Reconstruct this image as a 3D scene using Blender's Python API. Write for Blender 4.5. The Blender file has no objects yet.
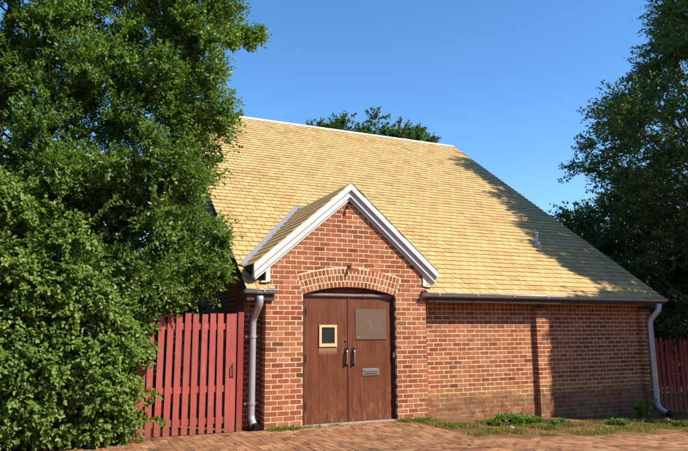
import bpy, math, random
import numpy as np
from mathutils import Vector, Matrix
rnd = random.Random(7)
RNG = np.random.default_rng(11)
scene = bpy.context.scene
COL = scene.collection

# ------------------------------------------------------------------ helpers
def tag(o, label=None, cat=None, group=None, kind=None):
    if label: o['label'] = label
    if cat: o['category'] = cat
    if group: o['group'] = group
    if kind: o['kind'] = kind
    return o

def empty(name, loc, label, cat, group=None):
    o = bpy.data.objects.new(name, None); COL.objects.link(o)
    o.location = loc; o.empty_display_size = 0.2
    return tag(o, label, cat, group)

def attach(o, parent):
    o.parent = parent
    o.matrix_parent_inverse = Matrix.Translation(-Vector(parent.location)) if parent.type == 'EMPTY' else Matrix.Identity(4)
    return o

class MB:
    """collects polygons, built as one mesh object"""
    def __init__(s): s.v = []; s.f = []; s.m = []
    def poly(s, pts, m=0):
        n = len(s.v); s.v += [tuple(p) for p in pts]; s.f.append(tuple(range(n, n+len(pts)))); s.m.append(m)
    def mesh(s, verts, faces, m=0):
        n = len(s.v); s.v += [tuple(p) for p in verts]
        for f in faces: s.f.append(tuple(i+n for i in f)); s.m.append(m)
    def box(s, x0, x1, y0, y1, z0, z1, m=0, j=0.0):
        V = [(x0,y0,z0),(x1,y0,z0),(x1,y1,z0),(x0,y1,z0),(x0,y0,z1),(x1,y0,z1),(x1,y1,z1),(x0,y1,z1)]
        if j: V = [(a+rnd.uniform(-j,j), b, c+rnd.uniform(-j,j)) for a,b,c in V]
        s.mesh(V, [(0,3,2,1),(4,5,6,7),(0,1,5,4),(1,2,6,5),(2,3,7,6),(3,0,4,7)], m)
    def prism(s, prof, y0, y1, m=0):
        """polygon in x-z (counter-clockwise seen from -y), extruded along y"""
        n = len(prof)
        V = [(x,y0,z) for x,z in prof] + [(x,y1,z) for x,z in prof]
        F = [tuple(range(n)), tuple(range(2*n-1, n-1, -1))]
        F += [((i+1)%n, i, i+n, (i+1)%n+n) for i in range(n)]
        s.mesh(V, F, m)
    def tube(s, pts, rad, n=10, m=0, caps=True):
        pts = [Vector(p) for p in pts]
        if not hasattr(rad, '__len__'): rad = [rad]*len(pts)
        V = []; F = []
        up = None
        for i, p in enumerate(pts):
            t = (pts[min(i+1,len(pts)-1)] - pts[max(i-1,0)]).normalized()
            if up is None:
                up = Vector((0,0,1)) if abs(t.z) < .9 else Vector((0,1,0))
            a = t.cross(up).normalized(); b = a.cross(t).normalized(); up = b
            for k in range(n):
                q = 2*math.pi*k/n
                V.append(p + (a*math.cos(q) + b*math.sin(q))*rad[i])
        for i in range(len(pts)-1):
            for k in range(n):
                F.append((i*n+k, i*n+(k+1)%n, (i+1)*n+(k+1)%n, (i+1)*n+k))
        if caps:
            F.append(tuple(range(n-1,-1,-1))); F.append(tuple(range((len(pts)-1)*n, len(pts)*n)))
        s.mesh(V, F, m)
    def build(s, name, mats, parent=None, smooth=False, label=None):
        me = bpy.data.meshes.new(name); me.from_pydata(s.v, [], s.f)
        for m in (mats if isinstance(mats, (list, tuple)) else [mats]): me.materials.append(m)
        me.polygons.foreach_set('material_index', s.m)
        if smooth: me.polygons.foreach_set('use_smooth', [True]*len(s.f))
        me.update()
        o = bpy.data.objects.new(name, me); COL.objects.link(o)
        if parent: attach(o, parent)
        if label: o['label'] = label
        return o

def bend(pts, r=.08, k=5):
    """rounds the corners of a polyline"""
    pts = [Vector(p) for p in pts]; out = [pts[0]]
    for a, b, c in zip(pts, pts[1:], pts[2:]):
        d1 = (a-b); d2 = (c-b); q = min(r, d1.length*.45, d2.length*.45)
        p0 = b + d1.normalized()*q; p2 = b + d2.normalized()*q
        for i in range(k+1):
            t = i/k; out.append(p0*(1-t)**2 + b*2*t*(1-t) + p2*t*t)
    out.append(pts[-1]); return out

# ------------------------------------------------------------------ materials
def M(name):
    m = bpy.data.materials.new(name); m.use_nodes = True
    nt = m.node_tree; nt.nodes.clear()
    return m, nt
def nd(nt, t, **kw):
    n = nt.nodes.new(t)
    for k, v in kw.items():
        if k in n.inputs.keys(): n.inputs[k].default_value = v
        else: setattr(n, k, v)
    return n
def ramp(nt, src, stops, interp='LINEAR'):
    r = nt.nodes.new('ShaderNodeValToRGB'); cr = r.color_ramp; cr.interpolation = interp
    while len(cr.elements) < len(stops): cr.elements.new(.5)
    for e, (p, c) in zip(cr.elements, stops):
        e.position = p; e.color = (*c, 1) if len(c) == 3 else c
    nt.links.new(src, r.inputs[0]); return r
def mixc(nt, fac, a, b, mode='MIX'):
    n = nt.nodes.new('ShaderNodeMix'); n.data_type = 'RGBA'; n.blend_type = mode; n.clamp_factor = True
    for s, v in ((n.inputs[0], fac), (n.inputs[6], a), (n.inputs[7], b)):
        if isinstance(v, bpy.types.NodeSocket): nt.links.new(v, s)
        elif isinstance(v, (int, float)): s.default_value = v if s.type == 'VALUE' else (v,v,v,1)
        else: s.default_value = (*v, 1)
    return n.outputs[2]
def math_(nt, op, a, b=None, c=None, clamp=False):
    n = nt.nodes.new('ShaderNodeMath'); n.operation = op; n.use_clamp = clamp
    for s, v in zip(n.inputs, (a, b, c)):
        if v is None: continue
        if isinstance(v, bpy.types.NodeSocket): nt.links.new(v, s)
        else: s.default_value = v
    return n.outputs[0]
def coord(nt, scale=(1,1,1)):
    g = nt.nodes.new('ShaderNodeNewGeometry')
    mp = nt.nodes.new('ShaderNodeMapping'); mp.inputs['Scale'].default_value = scale
    nt.links.new(g.outputs['Position'], mp.inputs['Vector'])
    return mp.outputs[0], g
def noise(nt, vec, scale, detail=3, rough=.55, dist=0):
    n = nd(nt, 'ShaderNodeTexNoise'); n.inputs['Scale'].default_value = scale
    n.inputs['Detail'].default_value = detail; n.inputs['Roughness'].default_value = rough
    n.inputs['Distortion'].default_value = dist
    nt.links.new(vec, n.inputs['Vector']); return n.outputs[0]
def finish(nt, col, rough=.8, bumpsrc=None, bump=.3, dist=.01, metal=0, spec=.3, coat=0):
    b = nd(nt, 'ShaderNodeBsdfPrincipled')
    for k, v in (('Base Color', col), ('Roughness', rough), ('Metallic', metal), ('Specular IOR Level', spec), ('Coat Weight', coat)):
        if isinstance(v, bpy.types.NodeSocket): nt.links.new(v, b.inputs[k])
        elif isinstance(v, tuple): b.inputs[k].default_value = (*v, 1)
        else: b.inputs[k].default_value = v
    if bumpsrc is not None:
        bp = nd(nt, 'ShaderNodeBump'); bp.inputs['Strength'].default_value = bump; bp.inputs['Distance'].default_value = dist
        nt.links.new(bumpsrc, bp.inputs['Height']); nt.links.new(bp.outputs[0], b.inputs['Normal'])
    o = nd(nt, 'ShaderNodeOutputMaterial'); nt.links.new(b.outputs[0], o.inputs[0]); return b
def plain(name, c, rough=.6, metal=0, var=.2, scale=8, bump=.15, spec=.4, stretch=(1,1,1)):
    m, nt = M(name); v, g = coord(nt, stretch)
    n = noise(nt, v, scale, 5, .6)
    col = mixc(nt, n, tuple(x*(1-var) for x in c), tuple(min(1, x*(1+var)) for x in c))
    finish(nt, col, rough, noise(nt, v, scale*6, 3), bump, .004, metal, spec); return m

def stain_mask(nt, g, v, top=.36, soft=.10):
    """damp mossy band along the foot of the long wall: 1 below, 0 above, ragged edge"""
    sep = nd(nt, 'ShaderNodeSeparateXYZ'); nt.links.new(g.outputs['Position'], sep.inputs[0])
    n = noise(nt, v, 2.2, 5, .65)
    edge = math_(nt, 'MULTIPLY_ADD', n, .34, top-.17)
    d = math_(nt, 'SUBTRACT', edge, sep.outputs[2])
    low = math_(nt, 'DIVIDE', d, soft, clamp=True)
    inx = math_(nt, 'MULTIPLY', math_(nt, 'SUBTRACT', sep.outputs[0], 6.05), 6.0, clamp=True)
    return math_(nt, 'MULTIPLY', low, inx), sep

def brick_mat(name, stops, lo=.62, hi=1.3):
    m, nt = M(name); v, g = coord(nt)
    base = ramp(nt, g.outputs['Random Per Island'], stops).outputs[0]
    n1 = noise(nt, v, 16, 5, .6)
    f = math_(nt, 'MULTIPLY_ADD', n1, hi-lo, lo)
    comb = nd(nt, 'ShaderNodeCombineColor')
    for i in range(3): nt.links.new(f, comb.inputs[i])
    col = mixc(nt, 1.0, base, comb.outputs[0], 'MULTIPLY')
    big = noise(nt, v, .9, 3)
    col = mixc(nt, math_(nt, 'MULTIPLY_ADD', big, .8, -.3, clamp=True), col, (.30,.135,.058))
    soot = ramp(nt, noise(nt, coord(nt, (1,1,.45))[0], 1.5, 6, .7), [(.40,(.72,.70,.70)),(.56,(1,1,1))]).outputs[0]
    col = mixc(nt, .8, col, soot, 'MULTIPLY')
    # pale mortar smears on the faces
    sm = ramp(nt, noise(nt, v, 30, 6, .7), [(.62,(0,0,0)),(.74,(1,1,1))]).outputs[0]
    col = mixc(nt, math_(nt, 'MULTIPLY', sm, .35), col, (.42,.31,.19))
    k, sep = stain_mask(nt, g, v)
    dirt = ramp(nt, noise(nt, v, 7, 8, .78), [(.34,(.035,.027,.018)),(.44,(.11,.060,.030)),(.54,(.22,.13,.058)),(.64,(.30,.22,.13)),(.74,(.36,.31,.24))]).outputs[0]
    pat = math_(nt, 'MULTIPLY_ADD', noise(nt, v, 3.1, 5, .7), 1.7, -.25, clamp=True)
    col = mixc(nt, math_(nt, 'MULTIPLY', math_(nt, 'MULTIPLY', k, .92), pat), col, dirt)
    # yellowish tide line just above it
    k2, _ = stain_mask(nt, g, v, .47, .06)
    tide = math_(nt, 'MULTIPLY', math_(nt, 'SUBTRACT', k2, k, clamp=True), .45)
    col = mixc(nt, tide, col, (.32,.19,.055))
    finish(nt, col, .9, noise(nt, v, 90, 4, .7), .5, .004, 0, .2)
    return m
MAT = {}
MAT['brick'] = brick_mat('red_brick', [(0,(.14,.042,.024)),(.04,(.21,.055,.029)),(.13,(.29,.078,.038)),(.55,(.350,.100,.046)),(.8,(.41,.135,.060)),(.93,(.46,.19,.09)),(1,(.19,.08,.05))])
MAT['paver'] = None
def mortar_mat():
    m, nt = M('lime_mortar'); v, g = coord(nt)
    col = ramp(nt, noise(nt, v, 12, 6, .7), [(.3,(.58,.475,.29)),(.7,(.80,.68,.44))]).outputs[0]
    k, sep = stain_mask(nt, g, v)
    dirt = ramp(nt, noise(nt, v, 7, 5, .7), [(.32,(.07,.05,.03)),(.5,(.22,.15,.08)),(.68,(.48,.39,.25))]).outputs[0]
    col = mixc(nt, math_(nt, 'MULTIPLY', k, .85), col, dirt)
    finish(nt, col, .95, noise(nt, v, 120, 3), .5, .004, 0, .1); return m
MAT['mortar'] = mortar_mat()
def side_brick_mat():
    m, nt = M('gable_brickwork'); g = nd(nt, 'ShaderNodeNewGeometry')
    sep = nd(nt, 'ShaderNodeSeparateXYZ'); nt.links.new(g.outputs['Position'], sep.inputs[0])
    cmb = nd(nt, 'ShaderNodeCombineXYZ'); nt.links.new(sep.outputs[1], cmb.inputs[0]); nt.links.new(sep.outputs[2], cmb.inputs[1])
    b = nd(nt, 'ShaderNodeTexBrick'); nt.links.new(cmb.outputs[0], b.inputs['Vector'])
    b.offset = .5; b.inputs['Scale'].default_value = 1; b.inputs['Brick Width'].default_value = .21; b.inputs['Row Height'].default_value = .084
    b.inputs['Mortar Size'].default_value = .0065; b.inputs['Mortar Smooth'].default_value = .2; b.inputs['Bias'].default_value = 0
    b.inputs['Color1'].default_value = (.25,.07,.042,1); b.inputs['Color2'].default_value = (.38,.13,.07,1); b.inputs['Mortar'].default_value = (.52,.42,.30,1)
    n = noise(nt, g.outputs['Position'], 14, 5)
    col = mixc(nt, .5, b.outputs['Color'], mixc(nt, n, (.2,.2,.2), (1,1,1)), 'MULTIPLY')
    finish(nt, col, .9, math_(nt, 'SUBTRACT', 1.0, b.outputs['Fac']), .6, .006, 0, .2); return m
MAT['side_brick'] = side_brick_mat()
def shingle_mat():
    m, nt = M('tan_shingle'); v, g = coord(nt)
    base = ramp(nt, g.outputs['Random Per Island'], [(0,(.40,.258,.10)),(.12,(.48,.322,.134)),(.55,(.525,.358,.152)),(.85,(.565,.395,.175)),(.96,(.47,.31,.13)),(1,(.36,.25,.12))]).outputs[0]
    n = noise(nt, v, 7, 6, .7)
    col = mixc(nt, math_(nt, 'MULTIPLY_ADD', n, 1.0, -.42, clamp=True), base, (.36,.25,.10))
    big = noise(nt, v, .55, 4, .6)
    col = mixc(nt, math_(nt, 'MULTIPLY_ADD', big, 1.0, -.45, clamp=True), col, (.56,.40,.17))
    st = noise(nt, coord(nt, (6,.8,.8))[0], 1.6, 4, .65)
    col = mixc(nt, math_(nt, 'MULTIPLY_ADD', st, 1.4, -.85, clamp=True), col, (.32,.24,.11))
    finish(nt, col, .8, noise(nt, v, 60, 4, .7), .35, .004, 0, .25); return m
MAT['shingle'] = shingle_mat()
MAT['deck'] = plain('dark_roof_felt', (.03,.022,.012), .9)
MAT['fascia'] = plain('dark_brown_fascia', (.05,.032,.022), .7, stretch=(1,6,6))
def paint_mat(name, c, under, amount, rough=.5, stretch=(1,1,1)):
    m, nt = M(name); v, g = coord(nt, stretch)
    pe = ramp(nt, noise(nt, v, 9, 8, .72), [(amount,(0,0,0)),(amount+.06,(1,1,1))]).outputs[0]
    n = noise(nt, v, 3, 5, .6)
    col = mixc(nt, n, tuple(x*.82 for x in c), tuple(min(1,x*1.12) for x in c))
    col = mixc(nt, pe, col, under)
    if 'red' in name:
        v2, g2 = coord(nt); sep = nd(nt, 'ShaderNodeSeparateXYZ'); nt.links.new(v2, sep.inputs[0])
        fade = ramp(nt, noise(nt, v2, 1.7, 5, .65), [(.42,(0,0,0)),(.68,(1,1,1))]).outputs[0]
        col = mixc(nt, math_(nt, 'MULTIPLY', fade, .45), col, tuple(x*1.25+.02 for x in c))
        isl = ramp(nt, g2.outputs['Random Per Island'], [(0,(.78,.78,.78)),(1,(1.1,1.1,1.1))]).outputs[0]
        col = mixc(nt, 1.0, col, isl, 'MULTIPLY')
        gr = ramp(nt, noise(nt, coord(nt, (1,1,.05))[0], 60, 4, .6), [(.55,(0,0,0)),(.7,(1,1,1))]).outputs[0]
        col = mixc(nt, math_(nt, 'MULTIPLY', gr, .35), col, tuple(x*.5 for x in c))
        sp = math_(nt, 'MULTIPLY', math_(nt, 'SUBTRACT', .34, sep.outputs[2], clamp=True), 2.6, clamp=True)
        sp = math_(nt, 'MULTIPLY', sp, ramp(nt, noise(nt, v2, 14, 6, .7), [(.4,(0,0,0)),(.6,(1,1,1))]).outputs[0])
        col = mixc(nt, sp, col, (.16,.09,.055))
    finish(nt, col, rough, noise(nt, v, 50, 4), .25, .004, 0, .35); return m
MAT['white'] = paint_mat('white_trim_paint', (.64,.64,.62), (.33,.31,.28), .61, .5)
MAT['metal'] = plain('galvanised_metal', (.48,.48,.49), .42, .5, .25, 6, .1)
MAT['ridge'] = plain('white_ridge_metal', (.80,.78,.74), .5, .1, .1, 3)
MAT['flash'] = plain('grey_flashing', (.30,.315,.34), .5, .5, .2, 5)
def wood_mat(name, a, b, c, rough=.45):
    m, nt = M(name); v, g = coord(nt, (1,1,.06))
    n = noise(nt, v, 26, 6, .65, .6)
    col = ramp(nt, n, [(.28,a),(.5,b),(.74,c)]).outputs[0]
    v2 = coord(nt)[0]
    worn = ramp(nt, noise(nt, v2, 2.6, 6, .7), [(.45,(0,0,0)),(.75,(1,1,1))]).outputs[0]
    col = mixc(nt, math_(nt, 'MULTIPLY', worn, .45), col, (.215,.082,.034))
    sc = ramp(nt, noise(nt, v2, 38, 7, .75), [(.69,(0,0,0)),(.74,(1,1,1))]).outputs[0]
    col = mixc(nt, math_(nt, 'MULTIPLY', sc, .3), col, (.34,.2,.12))
    if name.startswith('brown'):
        sep = nd(nt, 'ShaderNodeSeparateXYZ'); nt.links.new(v2, sep.inputs[0])
        foot = math_(nt, 'SUBTRACT', .75, sep.outputs[2], clamp=True)
        sc2 = ramp(nt, noise(nt, coord(nt, (1,1,.35))[0], 17, 8, .78), [(.50,(0,0,0)),(.66,(1,1,1))]).outputs[0]
        col = mixc(nt, math_(nt, 'MULTIPLY', math_(nt, 'MULTIPLY', foot, 1.1, clamp=True), sc2), col, (.30,.17,.10))
        damp = ramp(nt, noise(nt, coord(nt, (1,1,.25))[0], 5, 6, .7), [(.48,(0,0,0)),(.62,(1,1,1))]).outputs[0]
        col = mixc(nt, math_(nt, 'MULTIPLY', damp, .45), col, (.062,.02,.010))
        inx = math_(nt, 'LESS_THAN', math_(nt, 'ABSOLUTE', math_(nt, 'SUBTRACT', sep.outputs[0], 4.278)), .165)
        inz = math_(nt, 'MULTIPLY', math_(nt, 'SUBTRACT', sep.outputs[2], 1.13), 7.0, clamp=True)
        inz = math_(nt, 'MULTIPLY', inz, math_(nt, 'LESS_THAN', sep.outputs[2], 1.30))
        col = mixc(nt, math_(nt, 'MULTIPLY', math_(nt, 'MULTIPLY', inx, inz), .65), col, (.45,.30,.15))
    finish(nt, col, rough, n, .2, .003, 0, .35); return m
MAT['door'] = wood_mat('brown_door_veneer', (.085,.024,.010), (.135,.038,.015), (.19,.060,.024))
MAT['frame'] = paint_mat('dark_door_frame', (.062,.024,.014), (.45,.38,.33), .66, .6)
MAT['transom'] = wood_mat('transom_wood', (.07,.024,.013), (.11,.037,.02), (.16,.06,.032))
MAT['bar'] = paint_mat('worn_pale_bar', (.25,.185,.135), (.12,.06,.04), .56, .6)
MAT['cream'] = paint_mat('cream_window_frame', (.60,.46,.24), (.34,.2,.1), .62, .6)
MAT['plate'] = paint_mat('grey_brown_plate', (.135,.085,.058), (.22,.16,.12), .68, .5)
MAT['scratch'] = plain('worn_plate_mark', (.27,.19,.14), .6)
MAT['black'] = plain('black_iron', (.016,.016,.017), .4, .4)
MAT['steel'] = plain('steel', (.62,.62,.6), .3, .9, .15)
MAT['rust'] = plain('rusty_iron', (.13,.05,.028), .8, .2)
MAT['concrete'] = plain('weathered_concrete', (.33,.29,.24), .9, 0, .35, 14, .4)
MAT['redpaint'] = paint_mat('faded_red_paint', (.37,.075,.058), (.36,.19,.15), .60, .6, (1,1,.35))
MAT['redpaint2'] = paint_mat('dark_red_paint', (.26,.034,.030), (.2,.09,.07), .70, .6, (1,1,.35))
def glass_mat():
    m, nt = M('wired_glass'); g = nd(nt, 'ShaderNodeNewGeometry')
    sep = nd(nt, 'ShaderNodeSeparateXYZ'); nt.links.new(g.outputs['Position'], sep.inputs[0])
    a = math_(nt, 'ADD', sep.outputs[0], sep.outputs[2]); b = math_(nt, 'SUBTRACT', sep.outputs[0], sep.outputs[2])
    w = [math_(nt, 'LESS_THAN', math_(nt, 'PINGPONG', q, .014), .0016) for q in (a, b)]
    k = math_(nt, 'MAXIMUM', w[0], w[1])
    col = mixc(nt, k, (.010,.012,.012), (.10,.10,.09))
    finish(nt, col, .12, None, metal=0, spec=.6); return m
MAT['glass'] = glass_mat()

def leaf_mat(name, cols, trans=.3, rough=.38, spec=.45, tcol=None):
    m, nt = M(name); g = nd(nt, 'ShaderNodeNewGeometry')
    n = len(cols); col = ramp(nt, g.outputs['Random Per Island'], [(i/(n-1), c) for i, c in enumerate(cols)]).outputs[0]
    big = noise(nt, g.outputs['Position'], .8, 3)
    col = mixc(nt, math_(nt, 'MULTIPLY_ADD', big, .9, -.2, clamp=True), col, mixc(nt, 1.0, col, (1.45,1.25,.8), 'MULTIPLY'))
    b = nd(nt, 'ShaderNodeBsdfPrincipled'); nt.links.new(col, b.inputs['Base Color'])
    b.inputs['Roughness'].default_value = rough; b.inputs['Specular IOR Level'].default_value = spec
    t = nd(nt, 'ShaderNodeBsdfTranslucent'); nt.links.new(mixc(nt, 1.0, col, tcol or (1.5,1.7,.6), 'MULTIPLY'), t.inputs[0])
    x = nd(nt, 'ShaderNodeMixShader'); x.inputs[0].default_value = trans
    nt.links.new(b.outputs[0], x.inputs[1]); nt.links.new(t.outputs[0], x.inputs[2])
    o = nd(nt, 'ShaderNodeOutputMaterial'); nt.links.new(x.outputs[0], o.inputs[0]); return m
MAT['leaf_holly'] = leaf_mat('glossy_evergreen_leaf', [(.040,.088,.020),(.085,.160,.032),(.130,.215,.044),(.19,.265,.06)], .38, .42, .45)
MAT['leaf_vine'] = leaf_mat('bright_vine_leaf', [(.056,.118,.020),(.096,.180,.028),(.138,.225,.038),(.20,.265,.055)], .36, .45, .35)
MAT['leaf_dark'] = leaf_mat('dark_shade_leaf', [(.032,.068,.026),(.056,.104,.036),(.086,.138,.046),(.14,.18,.06)], .42, .5, .3)
MAT['leaf_far'] = leaf_mat('mid_green_leaf', [(.035,.070,.018),(.055,.105,.025),(.075,.13,.03)], .3, .5, .3)
MAT['leaf_weed'] = leaf_mat('weed_leaf', [(.055,.12,.022),(.10,.18,.03),(.16,.235,.05)], .35, .5, .3)
MAT['grass'] = leaf_mat('dry_grass_blade', [(.09,.14,.025),(.15,.19,.035),(.24,.23,.06),(.34,.28,.10)], .35, .6, .2, (1.3,1.4,.7))
MAT['bark'] = plain('grey_brown_bark', (.115,.085,.065), .9, 0, .4, 10, .6, stretch=(3,3,.6))

def dirt_mat():
    m, nt = M('reddish_dirt'); v, g = coord(nt)
    col = ramp(nt, noise(nt, v, 2.5, 8, .7), [(.3,(.125,.062,.032)),(.5,(.20,.10,.05)),(.7,(.29,.165,.085))]).outputs[0]
    sp = ramp(nt, noise(nt, v, 45, 6, .8), [(.6,(0,0,0)),(.7,(1,1,1))]).outputs[0]
    col = mixc(nt, math_(nt, 'MULTIPLY', sp, .5), col, (.12,.07,.04))
    finish(nt, col, .95, noise(nt, v, 30, 6, .75), .8, .02, 0, .1); return m
MAT['dirt'] = dirt_mat()
def paver_mat():
    m, nt = M('clay_paver'); v, g = coord(nt)
    base = ramp(nt, g.outputs['Random Per Island'], [(0,(.17,.070,.036)),(.2,(.26,.108,.05)),(.6,(.33,.150,.070)),(.85,(.41,.21,.105)),(1,(.30,.18,.10))]).outputs[0]
    n = noise(nt, v, 3.2, 7, .7)
    col = mixc(nt, math_(nt, 'MULTIPLY_ADD', n, 1.5, -.5, clamp=True), base, (.34,.20,.10))
    sp = ramp(nt, noise(nt, v, 24, 6, .75), [(.58,(0,0,0)),(.72,(1,1,1))]).outputs[0]
    col = mixc(nt, math_(nt, 'MULTIPLY', sp, .55), col, (.15,.075,.045))
    st = ramp(nt, noise(nt, v, 1.1, 7, .72), [(.40,(.55,.53,.52)),(.55,(1,1,1)),(.7,(1.15,1.12,1.05))]).outputs[0]
    col = mixc(nt, .85, col, st, 'MULTIPLY')
    finish(nt, col, .9, noise(nt, v, 70, 5, .7), .5, .005, 0, .2); return m
MAT['paver'] = paver_mat()
MAT['sand'] = plain('sandy_joint', (.13,.075,.045), .95, 0, .4, 20, .4)

# ------------------------------------------------------------------ camera
F, PITCH, YAW, ROLL = 631.139, math.radians(9.672), math.radians(24.625), math.radians(-.347)
fw = Vector((math.sin(YAW)*math.cos(PITCH), math.cos(YAW)*math.cos(PITCH), math.sin(PITCH)))
r0 = Vector((math.cos(YAW), -math.sin(YAW), 0)); u0 = r0.cross(fw)
rr = r0*math.cos(ROLL) + u0*math.sin(ROLL); uu = -r0*math.sin(ROLL) + u0*math.cos(ROLL)
cam = bpy.data.cameras.new('camera'); co = bpy.data.objects.new('camera', cam); COL.objects.link(co)
cam.sensor_width = 36; cam.sensor_fit = 'HORIZONTAL'; cam.lens = 36*F/688; cam.clip_start = .05; cam.clip_end = 1500
mw = Matrix((( rr.x, uu.x, -fw.x, 0), (rr.y, uu.y, -fw.y, 0), (rr.z, uu.z, -fw.z, 1.5), (0,0,0,1)))
co.matrix_world = mw
scene.camera = co

# ------------------------------------------------------------------ light
SX, SZ = .82, 1.2
SUN = Vector((SX, -1, SZ)).normalized()          # towards the sun
el = math.asin(SUN.z)
w = bpy.data.worlds.new('World'); scene.world = w; w.use_nodes = True
wn = w.node_tree; wn.nodes.clear()
sky = wn.nodes.new('ShaderNodeTexSky'); sky.sky_type = 'NISHITA'; sky.sun_disc = False
sky.sun_elevation = el; sky.sun_rotation = math.atan2(SUN.x, SUN.y)
sky.air_density = 1.0; sky.dust_density = .2; sky.ozone_density = 4.0; sky.altitude = 0
bg = wn.nodes.new('ShaderNodeBackground'); bg.inputs[1].default_value = .15
wo = wn.nodes.new('ShaderNodeOutputWorld')
hs = wn.nodes.new('ShaderNodeHueSaturation'); hs.inputs['Saturation'].default_value = 1.2
wn.links.new(sky.outputs[0], hs.inputs['Color']); wn.links.new(hs.outputs[0], bg.inputs[0]); wn.links.new(bg.outputs[0], wo.inputs[0])
sl = bpy.data.lights.new('sun', 'SUN'); sl.energy = 4.9; sl.angle = math.radians(.53); sl.color = (1.0, .90, .74)
so = bpy.data.objects.new('sun', sl); COL.objects.link(so); so.location = SUN*40
so.rotation_euler = SUN.to_track_quat('Z', 'Y').to_euler()
vs = scene.view_settings; vs.view_transform = 'Standard'; vs.look = 'None'; vs.exposure = .68; vs.gamma = 1; vs.use_curve_mapping = False
scene.cycles.max_bounces = 8; scene.cycles.transparent_max_bounces = 8
scene.cycles.use_denoising = True

# ------------------------------------------------------------------ ground
def zf(x, y=0):
    d = min(max(0.0, x-6.0), 20.0)
    return -.052*d
def sheet(name, xs, ys, dz, m, bumpy=0.0, label=None):
    b = MB(); n = len(ys)
    for x in xs:
        for y in ys:
            b.v.append((x, y, zf(x)+dz-(.14 if name == 'ground' and -6 < y < 2.45 else 0)))
    for i in range(len(xs)-1):
        for k in range(n-1):
            b.f.append((i*n+k, (i+1)*n+k, (i+1)*n+k+1, i*n+k+1)); b.m.append(0)
    return b.build(name, m)
def frange(a, b, s):
    n = max(1, int(round((b-a)/s))); return [a+(b-a)*i/n for i in range(n+1)]
gx = [-400,-100,-30,-12] + frange(-6, 20, .5) + [26,60,150,400]
gy = [-200,-50,-10,-6.02,-5.98,2.42,2.47,2.55] + frange(3, 14, .5) + [18,26,40,80,200,500]
tag(sheet('ground', gx, gy, -.012, MAT['dirt']), kind='structure')

MAT['asphalt'] = plain('grey_asphalt', (.05,.049,.047), .92, 0, .3, 25, .4)
tag(sheet('road', frange(-40,40,2.0), frange(-6.0,2.45,.6), -.1, MAT['asphalt']), kind='structure')
XE = 5.72      # edge of the walk that leads to the door
YE = 7.68      # edge of the pavement along the street
def pavers(name, rects, along):
    b = MB(); L, Wd, g = .205, .1, .005
    for (x0, x1, y0, y1, yclip) in rects:
        nrow = int(((x1-x0) if along == 'y' else (y1-y0))/Wd)
        for r in range(nrow):
            off = (r % 2)*.5*L + rnd.uniform(-.006,.006)
            lo, hi = (y0, y1) if along == 'y' else (x0, x1)
            nn = int((hi-lo)/L)+2
            for k in range(nn):
                a = lo - off + k*L; c = a+L-g
                a = max(a, lo); c = min(c, hi)
                if c-a < .03: continue
                if along == 'y': X0, X1, Y0, Y1 = x0+r*Wd, x0+(r+1)*Wd-g, a, c
                else: X0, X1, Y0, Y1 = a, c, y0+r*Wd, y0+(r+1)*Wd-g
                if yclip and ((Y0+Y1)/2 > yclip((X0+X1)/2)): continue
                h = .006 + rnd.uniform(-.004,.004) + .008*math.sin(X0*1.3)*math.sin(Y0*1.9+1); tx = rnd.uniform(-.0025,.0025); ty = rnd.uniform(-.0025,.0025)
                q = [(X0,Y0),(X1,Y0),(X1,Y1),(X0,Y1)]
                j = [(x+rnd.uniform(-.002,.002), y+rnd.uniform(-.002,.002)) for x, y in q]
                s = [1,1,-1,-1]; t = [-1,1,1,-1]
                top = [(x, y, zf(x)+h+tx*t[i]+ty*s[i]) for i,(x,y) in enumerate(j)]
                bot = [(x, y, zf(x)-.03) for x, y in j]
                b.mesh(top+bot, [(0,1,2,3),(4,5,1,0),(5,6,2,1),(6,7,3,2),(7,4,0,3)])
    return b.build(name, MAT['paver'])
def frontline(x): return 9.895 if x < 6.2 else 10.2
tag(pavers('brick_walk', [(-5.0, XE, YE-.0, 9.9, frontline)], 'y'), kind='structure')
tag(pavers('brick_pavement', [(-7.0, 17.0, 2.6, YE-.02, lambda x: YE - .02 + (.05*math.sin(x*1.7)))], 'x'), kind='structure')
tag(sheet('paving_bed', frange(-7,17,.5), frange(2.55, YE-.03, .4), -.003, MAT['sand']), kind='structure')
tag(sheet('walk_bed', frange(-5,XE-.02,.5), frange(YE-.03, 9.9, .4), -.003, MAT['sand']), kind='structure')

# ------------------------------------------------------------------ the brick hall
D, YV = 10.214, 9.921                       # long wall face, porch face
XL, XR = 2.874, 12.166                      # long wall ends
PX0, PX1 = 3.144, 6.178                     # porch ends
EY, EZ, RY, RZ = 9.851, 2.214, 17.718, 7.899
SL = (RZ-EZ)/(RY-EY); TH = math.atan(SL)
RX0, RX1 = 2.788, 12.335
hall = empty('brick_hall', (7.5, 13.9, 0), 'long red brick hall with steep tan shingle roof and gabled brown double door porch', 'building')
CR, BL, JT = .084, .21, .0148

def course_bricks(b, row_z, intervals, y, off, headers=False, deep=.1, endL=None, proud=.004):
    per = BL/2 if headers else BL
    for (a, c) in intervals:
        k0 = math.floor((a-off)/per)-1; x = off + k0*per
        while x < c:
            p, q = max(x+JT/2, a), min(x+per-JT/2, c)
            x += per
            if q-p < .02: continue
            dd = deep
            y0 = y + rnd.uniform(-.0015,.0015)
            if endL is not None and p <= endL+.012: p = endL; dd = .55
            b.box(p, q, y0, y+dd, row_z+JT/2, row_z+CR-JT/2, 0, .0022)

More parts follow.
